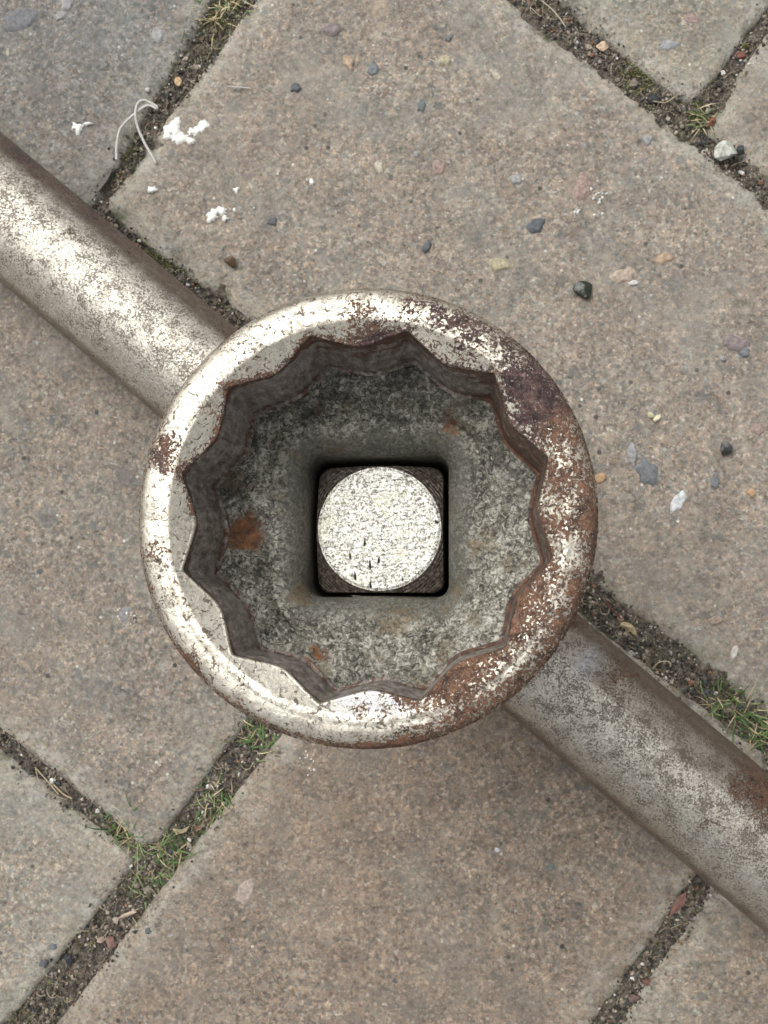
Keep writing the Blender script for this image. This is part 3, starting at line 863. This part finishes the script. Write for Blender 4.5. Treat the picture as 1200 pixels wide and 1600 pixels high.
PEB = [(545, 97, 8, 12, .4, TAN), (695, 95, 14, 9, 0, YELL), (775, 118, 6, 13, .9, CREAM), (462, 137, 9, 8, 0, DBLUE), (518, 44, 15, 11, 0, MAUVE), (658, 165, 7, 10, 0, TEAL),
       (592, 262, 8, 12, .3, CREAM), (685, 262, 13, 15, 0, PINK), (425, 345, 9, 8, 0, DBLUE), (667, 385, 6, 9, -.3, DBLUE), (780, 412, 22, 13, 0, YELL), (838, 352, 13, 12, 0, (.06, .075, .10)),
       (913, 290, 13, 26, -.3, PINK), (582, 108, 10, 12, 0, BLUE), (805, 280, 12, 11, 0, LGREY), (1012, 218, 8, 8, 0, LGREY), (1040, 402, 16, 9, .2, TAN), (1150, 536, 24, 12, 0, MAUVE), (1164, 551, 9, 9, 0, BLUE),
       (1012, 737, 14, 20, .4, BLUE), (988, 708, 8, 17, .1, LGREY), (1060, 785, 10, 19, -.5, (.62, .64, .66)), (1118, 752, 6, 12, 0, BLUE), (938, 747, 11, 8, 0, ORANGE), (1175, 770, 8, 6, 0, ORANGE), (1186, 670, 12, 12, 0, PINK),
       (385, 1390, 18, 25, -.6, (.36, .29, .25)), (774, 1332, 10, 12, .3, (.62, .65, .66)), (560, 1349, 8, 11, -.2, (.62, .60, .57)), (562, 1243, 5, 9, .8, CREAM), (785, 1180, 20, 28, -.2, (.36, .31, .23)), (845, 1165, 17, 15, 0, (.36, .27, .19)),
       (641, 1382, 12, 12, .3, (.11, .115, .125)), (537, 1300, 9, 8, 0, DGREY), (620, 1532, 10, 7, 0, DBLUE), (860, 1577, 19, 14, 0, (.42, .40, .37)), (892, 1327, 12, 12, 0, LGREY), (753, 1280, 6, 13, 0, BLUE), (678, 1460, 13, 13, 0, (.21, .17, .145)),
       (593, 1243, 10, 9, 0, MAUVE), (148, 1020, 8, 9, 0, TEAL), (62, 771, 10, 9, 0, TEAL), (165, 895, 7, 6, 0, DBLUE), (130, 806, 14, 16, .4, TAN), (208, 826, 12, 9, 0, TEAL), (218, 868, 12, 22, 0, (.60, .58, .54)), (190, 990, 7, 5, .4, ORANGE), (62, 893, 6, 6, 0, DBLUE),
       (928, 1213, 12, 10, 0, BLUE), (861, 1354, 8, 7, 0, TEAL), (905, 1412, 11, 7, .2, DGREY), (857, 1502, 16, 18, .2, MAUVE), (66, 1505, 9, 9, 0, DBLUE), (78, 1478, 14, 7, 0, BLUE), (8, 1452, 7, 8, 0, BLUE), (15, 1410, 9, 9, 0, PINK), (115, 1412, 7, 5, .3, ORANGE),
       (265, 1462, 11, 6, .3, LGREY), (232, 1455, 6, 6, 0, DBLUE), (104, 8, 10, 12, 0, LGREY), (93, 25, 12, 7, .6, LGREY), (12, 82, 4, 9, 0, CREAM), (35, 30, 34, 20, .2, (.13, .14, .155)), (245, 55, 11, 18, -.4, LGREY), (1045, 70, 16, 9, .2, (.28, .29, .30)), (1080, 30, 18, 8, -.2, PINK),
       (230, 140, 4, 4, 0, WHITE), (1130, 560, 5, 5, 0, LGREY), (700, 1200, 4, 4, 0, PINK), (975, 430, 19, 13, .3, (.42, .33, .26)), (990, 441, 7, 5, 0, (.66, .62, .60)), (700, 60, 5, 5, 0, BLUE), (820, 1290, 6, 5, 0, PINK), (650, 240, 4, 6, 0, LGREY), (1120, 970, 12, 7, .3, (.33, .25, .19)), (1148, 1020, 5, 12, -.2, (.55, .52, .47)), (760, 1350, 4, 4, 0, DGREY), (496, 1545, 12, 16, .3, BLUE), (600, 1570, 7, 6, 0, CREAM), (500, 1520, 6, 9, 0, TAN), (200, 960, 22, 16, 0, (.21, .215, .22))]
for i, (px, py, rx, ry, rot, col) in enumerate(PEB):
    V, F, g = dome(px, py, rx, ry, rot, .07, i*1.37, z0=.08, n=18, rag=.34)
    par = paver_at(g)
    col = np.array(col)*.8+np.array((.25, .22, .19))*.2
    mesh_obj('pebble', V, F, M_PEB, par, dict(col=np.tile(col, (len(V), 1))), origin=g)
PAINT = [(121, 199, 9, 9, 0), (136, 193, 8, 3, .2), (272, 203, 13, 14, .3), (280, 216, 16, 11, .2), (297, 220, 7, 5, 0), (262, 212, 7, 6, 0), (276, 190, 7, 8, 0), (314, 200, 13, 12, .3), (302, 205, 7, 6, 0), (320, 192, 6, 6, 0), (236, 297, 7, 7, 0), (369, 297, 5, 5, 0),
         (345, 330, 10, 8, .4), (333, 336, 10, 7, -.5), (351, 341, 5, 6, 0), (328, 342, 6, 5, .4), (366, 328, 3, 4, 0), (397, 325, 2, 2, 0), (487, 284, 4, 5, 0), (243, 200, 3, 2, 0), (434, 272, 2, 2, 0)]
for i, (px, py, rx, ry, rot) in enumerate(PAINT):
    V, F, g = dome(px, py, rx, ry, rot, .03, 50+i*2.1, z0=.24+.02*(i % 3), n=40, rag=.42, flat=True, rings=3)
    mesh_obj('paint_splash', V, F, M_PAINT, paver_at(g), origin=g)
rs = random.Random(5)
for i, (cx, cy, sp, nn) in enumerate([(935, 308, 16, 12), (478, 1186, 9, 8), (487, 1200, 8, 5), (196, 962, 12, 8), (900, 330, 6, 3)]):
    for k in range(nn):
        px, py = cx+rs.gauss(0, sp*.6), cy+rs.gauss(0, sp*.7)
        V, F, g = dome(px, py, rs.uniform(1.2, 3), rs.uniform(1.2, 3), 0, .10, i+k*1.3, z0=.2, n=9, rag=.4, rings=2)
        mesh_obj('paint_splash', V, F, M_PAINT, paver_at(g), origin=g)

# ------------------------------------------------------------------ loose bits
def stone_mesh(rx, ry, rz, seed, cuts=13):
    import bmesh
    bm = bmesh.new(); bmesh.ops.create_icosphere(bm, subdivisions=3, radius=1.0)
    P = np.array([v.co[:] for v in bm.verts]); F = [tuple(v.index for v in f.verts) for f in bm.faces]; bm.free()
    r_ = random.Random(seed)
    for _ in range(cuts):
        nrm = np.array([r_.gauss(0, 1) for _ in range(3)]); nrm /= np.linalg.norm(nrm)
        d = P@nrm; lim = r_.uniform(.45, .85)
        P = P-np.outer(np.maximum(d-lim, 0), nrm)
    P = P*(1+.05*vnoise(P, 3.0, seed))[:, None]
    return P*np.array((rx, ry, rz)), F
def stone(name, px, py, rx, ry, hz, col, label, cat, mat=None, rot=0., z=.1, group=None, col2=None, cuts=13, seed=None):
    k = CAM_Z/1590.0
    g = G(px, py, z)
    P, F = stone_mesh(rx*k, ry*k, hz, seed or int(px*7+py), cuts)
    c, s_ = math.cos(rot), math.sin(rot)
    P[:, :2] = P[:, :2]@np.array([[c, s_], [-s_, c]])
    cc = np.tile(col, (len(P), 1)).astype(float)
    if col2 is not None:
        w = sstep(-.05, .2, vnoise(P, .9, 4)+P[:, 0]/(rx*k)*.7)[:, None]
        cc = cc*(1-w)+np.array(col2)*w
    P[:, 2] += g[2]+hz*.72
    P[:, 0] += g[0]; P[:, 1] += g[1]
    o = mesh_obj(name, P, F, mat or M_STONE, None, dict(col=cc), origin=(g[0], g[1], g[2]), smooth=False)
    return tag(o, label, cat, group)
stone('glassy_stone', 911, 453, 16, 17, 1.1, (.018, .024, .012), 'shiny black green stone chip on the open paver right of the socket', 'stone chip', M_GLOSS, .3, .1)
stone('glassy_stone', 1132, 702, 12, 12, .9, (.03, .03, .028), 'small glossy dark pebble on the paver near the right edge', 'pebble', M_GLOSS, 0, .1, col2=(.16, .15, .14))
stone('seed_husk', 1016, 648, 7, 5, .5, (.62, .60, .40), 'pale yellow seed flake, left half of a torn pair on the paver', 'seed flake', None, -.5, .1)
stone('seed_husk', 1026, 653, 9, 6, .6, (.68, .66, .46), 'pale yellow seed flake, right half of a torn pair on the paver', 'seed flake', None, .9, .1)
stone('brown_stone', 362, 410, 12, 10, .9, (.085, .05, .022), 'small rusty brown lump on the paver above the socket', 'pebble', None, .2, .1, col2=(.16, .10, .05))
stone('white_stone', 1131, 242, 19, 18, 2.2, (.56, .56, .50), 'chunky white and grey stone in the joint at upper right', 'stone', None, .2, -.6, col2=(.40, .41, .37))
stone('dark_stone', 1155, 239, 11, 9, 1.6, (.04, .045, .045), 'small black stone touching the right side of the white stone', 'stone', None, .2, -.8)
JOINTST = [('pink_stone', 941, 75, 11, 9, (.55, .40, .28), 'peach coloured flat stone in the upper right joint'),
           ('black_stone', 1021, 157, 13, 9, (.022, .022, .024), 'matt black stone in the upper right joint'),
           ('white_grit', 900, 66, 5, 4, (.62, .63, .66), 'tiny bluish white grain, uppermost pale grain of the upper right joint'),
           ('pink_stone', 977, 82, 6, 9, (.28, .12, .07), 'small brick red chip beside the peach stone'),
           ('red_stone', 1111, 193, 8, 13, (.20, .075, .035), 'rust red chip in the joint just above the white stone'),
           ('red_stone', 1155, 88, 10, 7, (.15, .05, .035), 'dark red chip in the joint between the two top right pavers'),
           ('white_grit', 1129, 115, 6, 5, (.66, .64, .60), 'white grain in the joint between the two top right pavers'),
           ('white_grit', 1158, 270, 5, 4, (.58, .55, .52), 'pale grain in the joint just below the white stone'),
           ('pale_stone', 985, 982, 18, 8, (.40, .32, .19), 'knobbly tan crumb in the joint beside the lower bar'),
           ('pale_stone', 989, 1021, 9, 6, (.50, .49, .46), 'smooth light grey pebble resting against the lower bar'),
           ('pale_stone', 970, 965, 7, 6, (.34, .24, .19), 'small pinkish pebble above the tan crumb beside the lower bar'),
           ('red_stone', 1010, 1533, 8, 7, (.15, .07, .05), 'small red brown chip low in the bottom right joint'),
           ('mauve_stone', 990, 1558, 12, 9, (.15, .095, .085), 'flat mauve brown stone at the foot of the bottom right joint'),
           ('white_grit', 988, 1528, 4, 4, (.70, .70, .69), 'bright white grain in the bottom right joint'),
           ('mauve_stone', 176, 1470, 11, 10, (.21, .12, .10), 'dull pink pebble in the joint below the large grass tuft'),
           ('black_stone', 108, 1497, 11, 10, (.03, .032, .036), 'dark blue black pebble in the lower left joint'),
           ('pale_stone', 158, 1468, 8, 6, (.38, .28, .22), 'tan pebble left of the dull pink one in the lower left joint'),
           ('white_grit', 204, 1354, 5, 5, (.60, .59, .54), 'pale grain in the joint just below the large grass tuft'),
           ('white_grit', 155, 1267, 6, 5, (.55, .50, .46), 'pale grain in the left joint above the large grass tuft'),
           ('white_grit', 82, 1220, 8, 5, (.62, .62, .60), 'whitish crumb in the left joint beside the dry stem'),
           ('white_grit', 150, 1224, 4, 4, (.60, .58, .52), 'tiny cream grain in the left joint near the paver corner'),
           ('pink_stone', 278, 128, 8, 10, (.48, .33, .17), 'golden tan husk in the upper left joint above the thread')]
for (nm, px, py, rx, ry, col, lab) in JOINTST:
    stone(nm, px, py, rx, ry, min(rx, ry)*.085, col, lab, 'stone', None, random.uniform(-.5, .5), -1.6, cuts=12)

def tube(pts, r, n=6, taper=False):
    pts = np.array(pts, float)
    # catmull-rom
    P = np.vstack([2*pts[0]-pts[1], pts, 2*pts[-1]-pts[-2]])
    out = []
    for i in range(1, len(P)-2):
        for t in np.linspace(0, 1, 8, endpoint=False):
            a, b, c, d = P[i-1], P[i], P[i+1], P[i+2]
            out.append(.5*((2*b)+(-a+c)*t+(2*a-5*b+4*c-d)*t*t+(-a+3*b-3*c+d)*t**3))
    out.append(P[-2]); out = np.array(out)
    T = np.gradient(out, axis=0); T /= np.linalg.norm(T, axis=1)[:, None]+1e-9
    ph_ = np.linspace(0, 2*math.pi, n, endpoint=False)
    V = []
    for i, (c, t) in enumerate(zip(out, T)):
        a = np.cross(t, (0, 0, 1)); a = a/(np.linalg.norm(a)+1e-9); b = np.cross(a, t)
        rr_ = r*(1-.8*i/len(out)) if taper else r
        V.append(c+rr_*(np.outer(np.cos(ph_), a)+np.outer(np.sin(ph_), b)))
    m = len(out)
    V = np.vstack(V)
    F = [tuple(x) for x in ringfaces(m, n)]
    F += [tuple(range(n)), tuple((m-1)*n+j for j in range(n))]
    return V, F
def on(px, py, z): return G(px, py, z)
zz = 2.667
pts = [(485, 665, .4), (487, 600, .6), (503, 535, 1.0), (555, 480, 1.5), (612, 440, 1.3), (652, 452, .9), (648, 440, 1.1), (600, 418, 1.6), (572, 435, 2.0), (564, 480, 1.9), (576, 535, 1.1), (602, 595, .8), (628, 640, .5), (650, 680, .3)]
V, F = tube([on(a/zz, b/zz, c) for a, b, c in pts], .30, 8)
tag(mesh_obj('thread', V, F, M_THREAD, origin=V.mean(0)), 'white cotton thread looped across the upper left joint', 'thread')
def stem(pxs, r, col, label, z=.3):
    P = [on(x, y, z+random.uniform(-.2, .5)) for x, y in pxs]
    V, F = tube(P, r, 5)
    return tag(mesh_obj('dry_stem', V, F, M_GRASS, None, dict(col=np.tile(col, (len(V), 1))), origin=V.mean(0)), label, 'dry stem')
stem([(55, 1200), (62, 1222), (80, 1240), (105, 1250)], .10, (.40, .33, .22), 'thin dry stem bending along the left joint near the photo edge', -.6)
stem([(54, 1198), (78, 1225), (92, 1242)], .16, (.44, .36, .25), 'short straw piece lying in the left joint', -.6)
stem([(83, 1225), (98, 1240), (113, 1248)], .18, (.45, .36, .24), 'curved tan stem tip nearest the large grass tuft', -.6)
stem([(845, 0), (866, 18), (884, 42)], .16, (.42, .38, .29), 'pale straight straw crossing the top joint', -.3)
stem([(1020, 158), (1040, 160), (1056, 150)], .14, (.36, .30, .20), 'hooked tan stem beside the black stone', -.3)
stem([(355, 135), (375, 136), (392, 138)], .12, (.55, .54, .48), 'whitish straw on the paver above the paint spots', .3)
stem([(1020, 1045), (1030, 1035), (1045, 1034), (1048, 1042)], .16, (.42, .36, .25), 'small hooked root in the joint beside the lower bar', -.6)
stem([(330, 438), (345, 430), (356, 426)], .10, (.38, .32, .22), 'fine fibre on the paver beside the upper bar', .2)

def flake(name, pts, col, label, cat, z=-.6, th=.35):
    P = np.array([on(x, y, z) for x, y in pts])
    c = P.mean(0); n = len(P)
    top = P+np.array((0, 0, th))+np.array([[0, 0, random.uniform(-.2, .3)] for _ in P])
    V = np.vstack([P, top, [c+np.array((0, 0, th*1.7))]])
    F = [(i, (i+1) % n, n+(i+1) % n, n+i) for i in range(n)]+[(n+i, n+(i+1) % n, 2*n) for i in range(n)]+[tuple(range(n))[::-1]]
    return tag(mesh_obj(name, V, F, M_LEAF, None, dict(col=np.tile(col, (len(V), 1))), smooth=False, origin=c), label, cat)
flake('leaf_flake', [(1072, 1393), (1070, 1410), (1060, 1422), (1046, 1432), (1050, 1415), (1060, 1400)], (.19, .095, .075), 'red brown leaf flake leaning on the paver edge at lower right', 'leaf')
flake('leaf_flake', [(182, 1436), (192, 1428), (208, 1422), (214, 1425), (200, 1432)], (.42, .33, .25), 'pale tan husk in the joint below the large grass tuft', 'leaf')
flake('leaf_flake', [(945, 935), (952, 945), (972, 968), (962, 960), (950, 948)], (.17, .07, .05), 'thin red brown flake right of the socket above the lower bar', 'leaf')
flake('leaf_flake', [(150, 290), (165, 276), (172, 262), (175, 268), (168, 284), (156, 300)], (.13, .11, .10), 'grey brown curled flake in the joint against the upper bar', 'leaf')
flake('leaf_flake', [(270, 1294), (284, 1296), (297, 1290), (290, 1300), (276, 1304)], (.46, .36, .24), 'pale husk lying on the paver corner above the large grass tuft', 'leaf', z=-.8)

# ------------------------------------------------------------------ grit and fibres in the joints (uncountable)
import bmesh
bm = bmesh.new(); bmesh.ops.create_icosphere(bm, subdivisions=1, radius=1.0)
IP = np.array([v.co[:] for v in bm.verts]); IF = np.array([[v.index for v in f.verts] for f in bm.faces]); bm.free()
cand = np.stack([RNG.uniform(-105, 125, 330000), RNG.uniform(-155, 145, 330000)], 1)
jc = joint_clear(cand)
keep = jc > -.9+RNG.normal(0, .8, len(cand))
pts = cand[keep][:30000]
size = np.clip(RNG.lognormal(-1.35, .48, len(pts)), .10, 1.0)
clear = joint_clear(pts)
size = np.where(clear < .3, np.minimum(size, .42), size)
PZ = soil_z(np.hstack([pts, np.zeros((len(pts), 1))]))
PZ = np.where(clear < 0, np.maximum(PZ, -2.3+(-clear)*1.1), PZ)
pal = np.array([(.035, .03, .025), (.085, .072, .057), (.16, .135, .108), (.24, .205, .165), (.33, .28, .225), (.42, .37, .30), (.62, .60, .56), (.22, .12, .08), (.07, .08, .085), (.12, .12, .05)])
pw = np.array([.20, .22, .19, .12, .09, .055, .02, .03, .05, .025]); pw /= pw.sum()
ci = RNG.choice(len(pal), len(pts), p=pw)
VV = []; CC = []
rot = RNG.normal(size=(len(pts), 3))
for i in range(len(pts)):
    st = 1+.35*RNG.normal(size=3)
    P = IP*np.clip(st, .45, 1.6)*size[i]*.8*(1+.18*RNG.normal(size=(12 if len(IP) == 12 else len(IP), 1)))
    a = rot[i, 0]*3; c, s_ = math.cos(a), math.sin(a)
    P = P@np.array([[c, s_, 0], [-s_, c, 0], [0, 0, 1]])
    VV.append(P+np.array((pts[i, 0], pts[i, 1], PZ[i]+size[i]*.25)))
    CC.append(np.tile(pal[ci[i]]*RNG.uniform(.8, 1.2), (len(IP), 1)))
FF = (IF[None]+np.arange(len(pts))[:, None, None]*len(IP)).reshape(-1, 3)
tag(mesh_obj('joint_grit', np.vstack(VV), FF, M_GRIT, None, dict(col=np.vstack(CC)), smooth=False), 'loose brown sand and grit filling the paving joints', kind='stuff')
VV = []; FF = []; CC = []; n0 = 0
fc = cand[jc > .2][-900:]
for p in fc[:650]:
    z = soil_z(np.array([[p[0], p[1], 0]]))[0]+.7
    a = RNG.uniform(0, 6.28); ln = RNG.uniform(1.0, 4.0); c = RNG.normal(0, .9)
    P = [(p[0], p[1], z)]
    for k in range(3):
        a += c*.6
        q = P[-1]; P.append((q[0]+math.cos(a)*ln/3, q[1]+math.sin(a)*ln/3, z+RNG.uniform(-.2, .6)))
    V, F = tube(P, RNG.uniform(.04, .10), 4)
    VV.append(V); FF += [tuple(np.array(f)+n0) for f in F]; n0 += len(V)
    col = np.array(random.choice([(.34, .27, .18), (.26, .19, .12), (.42, .36, .26), (.18, .13, .09)]))
    CC.append(np.tile(col, (len(V), 1)))
tag(mesh_obj('root_fibres', np.vstack(VV), FF, M_GRASS, None, dict(col=np.vstack(CC))), 'fine dry roots and plant fibres scattered in the joints', kind='stuff')

# moss cushions
def moss(px, py, sp, n, label, seed):
    r_ = np.random.default_rng(seed)
    g = G(px, py, -1.5); V = []; C = []
    k = CAM_Z/1590.0
    dv = G(px-60, py+80, -1.5)-g; dv /= np.linalg.norm(dv)
    FF = []; n0 = 0
    for i in range(n):
        o = r_.normal(size=2)*sp*k*.5
        b = g+np.array((o[0], o[1], r_.uniform(-.6, .4)))
        a = r_.uniform(0, 6.28); ln = r_.uniform(.35, 1.0); el = r_.uniform(.2, 1.3)
        d = np.array((math.cos(a)*math.cos(el), math.sin(a)*math.cos(el), math.sin(el)))*ln
        sdv = np.cross(d, (0, 0, 1)); sdv = sdv/np.linalg.norm(sdv)*.13
        V += [b-sdv, b+sdv, b+d]; FF.append((n0, n0+1, n0+2)); n0 += 3
        c = np.array([(.12, .14, .03), (.07, .09, .02), (.20, .19, .06), (.05, .055, .02)][r_.integers(4)])
        C += [c]*3
    tag(mesh_obj('moss_patch', np.array(V), FF, M_GRASS, None, dict(col=np.array(C)), smooth=False, origin=g), label, 'moss')
moss(1003, 112, 40, 900, 'olive moss cushion in the joint beside the corner paver', 1)
moss(1097, 176, 26, 700, 'bright green moss at the crossing above the white stone', 2)
moss(345, 22, 50, 700, 'brown green moss at the top of the upper left joint', 3)
moss(185, 235, 34, 500, 'thin moss layer below the looped thread', 4)
moss(255, 395, 40, 700, 'dark moss strip against the upper side of the bar', 5)
moss(465, 482, 40, 400, 'moss strip tucked against the upper left of the socket', 6)
moss(190, 1290, 36, 500, 'moss bed at the left end of the large grass tuft', 7)

moss(235, 1325, 75, 900, 'brown green moss bed under the largest grass tuft', 8)
moss(332, 1250, 50, 700, 'moss bed under the middle grass tuft', 9)
moss(1150, 1115, 70, 900, 'moss bed under the grass tuft at the right edge', 10)
# ------------------------------------------------------------------ grass tufts
GRN = [(.04, .085, .02), (.06, .12, .03), (.09, .15, .045), (.15, .19, .08), (.10, .12, .05)]
STR = [(.42, .35, .20), (.50, .43, .27), (.34, .27, .15)]
def blade_set(base, n, length, spread, cols, r_, lean=None, wid=.22, zb=-1.8):
    VV = []; FF = []; CC = []; n0 = 0
    k = CAM_Z/1590.0
    for i in range(n):
        bx, by = base[r_.integers(len(base))]
        g = G(bx+r_.normal()*spread, by+r_.normal()*spread, zb)
        a = r_.uniform(0, 6.28) if lean is None else lean+r_.normal()*.9
        ln = length*r_.uniform(.5, 1.25); el = r_.uniform(.25, 1.1)
        m = 6; cur = r_.normal()*.5; w0 = wid*r_.uniform(.6, 1.2)
        p = g.copy(); rows = []
        for j in range(m+1):
            f = j/m
            rows.append(p.copy())
            e = el-1.5*f*r_.uniform(.7, 1.0)
            aa = a+cur*f
            p = p+np.array((math.cos(aa)*math.cos(e), math.sin(aa)*math.cos(e), math.sin(e)))*ln/m
            p[2] = max(p[2], -1.3)
        col = np.array(cols[r_.integers(len(cols))])*r_.uniform(.8, 1.25)
        for j, q in enumerate(rows):
            sdv = np.array((-math.sin(a+cur*j/m), math.cos(a+cur*j/m), 0))*w0*(1-(j/m)**1.8+.04)
            VV += [q-sdv, q+np.array((0, 0, w0*.35)), q+sdv]
            tipc = col*(1+.3*j/m)
            CC += [tipc]*3
        for j in range(m):
            s0 = n0+j*3
            FF += [(s0, s0+1, s0+4, s0+3), (s0+1, s0+2, s0+5, s0+4)]
        n0 += (m+1)*3
    return np.array(VV), FF, np.array(CC)
def tuft(base, n, length, spread, nd, label, seed, lean=None):
    r_ = np.random.default_rng(seed)
    g = G(*base[0], 0)
    t = tag(empty('grass_tuft', (g[0], g[1], 0)), label, 'grass tuft', 'grass tufts growing in the paving joints')
    for nm, k, cols, ln, w in (('green_blades', n, GRN, length*.95, .21), ('dry_blades', nd, STR, length*.9, .12)):
        V, F, C = blade_set(base, k, ln, spread, cols, r_, lean, w)
        mesh_obj(nm, V, F, M_GRASS, t, dict(col=C), origin=g)
tuft([(225, 1318), (250, 1322), (200, 1300), (235, 1345), (275, 1330), (190, 1285)], 75, 6.6, 12, 40, 'largest grass tuft, spreading at the lower left joint crossing', 21)
tuft([(335, 1232), (345, 1255), (325, 1240), (330, 1275)], 42, 5.2, 11, 28, 'middle grass tuft between the socket and the large tuft', 22)
tuft([(405, 1140), (420, 1150), (395, 1165), (385, 1130)], 42, 5.0, 9, 16, 'grass tuft peeping out below the socket rim', 23)
tuft([(1150, 1110), (1175, 1130), (1120, 1100), (1195, 1145), (1165, 1100)], 75, 6.4, 12, 45, 'grass tuft in the joint beside the lower bar at the right edge', 24)
tuft([(235, 1380), (225, 1400), (245, 1370)], 16, 4.5, 8, 18, 'sparse yellow tuft just under the largest grass tuft', 25)
tuft([(345, 8), (375, 5), (330, 25)], 10, 5, 12, 45, 'withered straw tuft at the top of the upper left joint', 26)
tuft([(1090, 182), (1100, 195)], 14, 4.5, 6, 14, 'tiny green sprig where the upper right joints cross', 27)
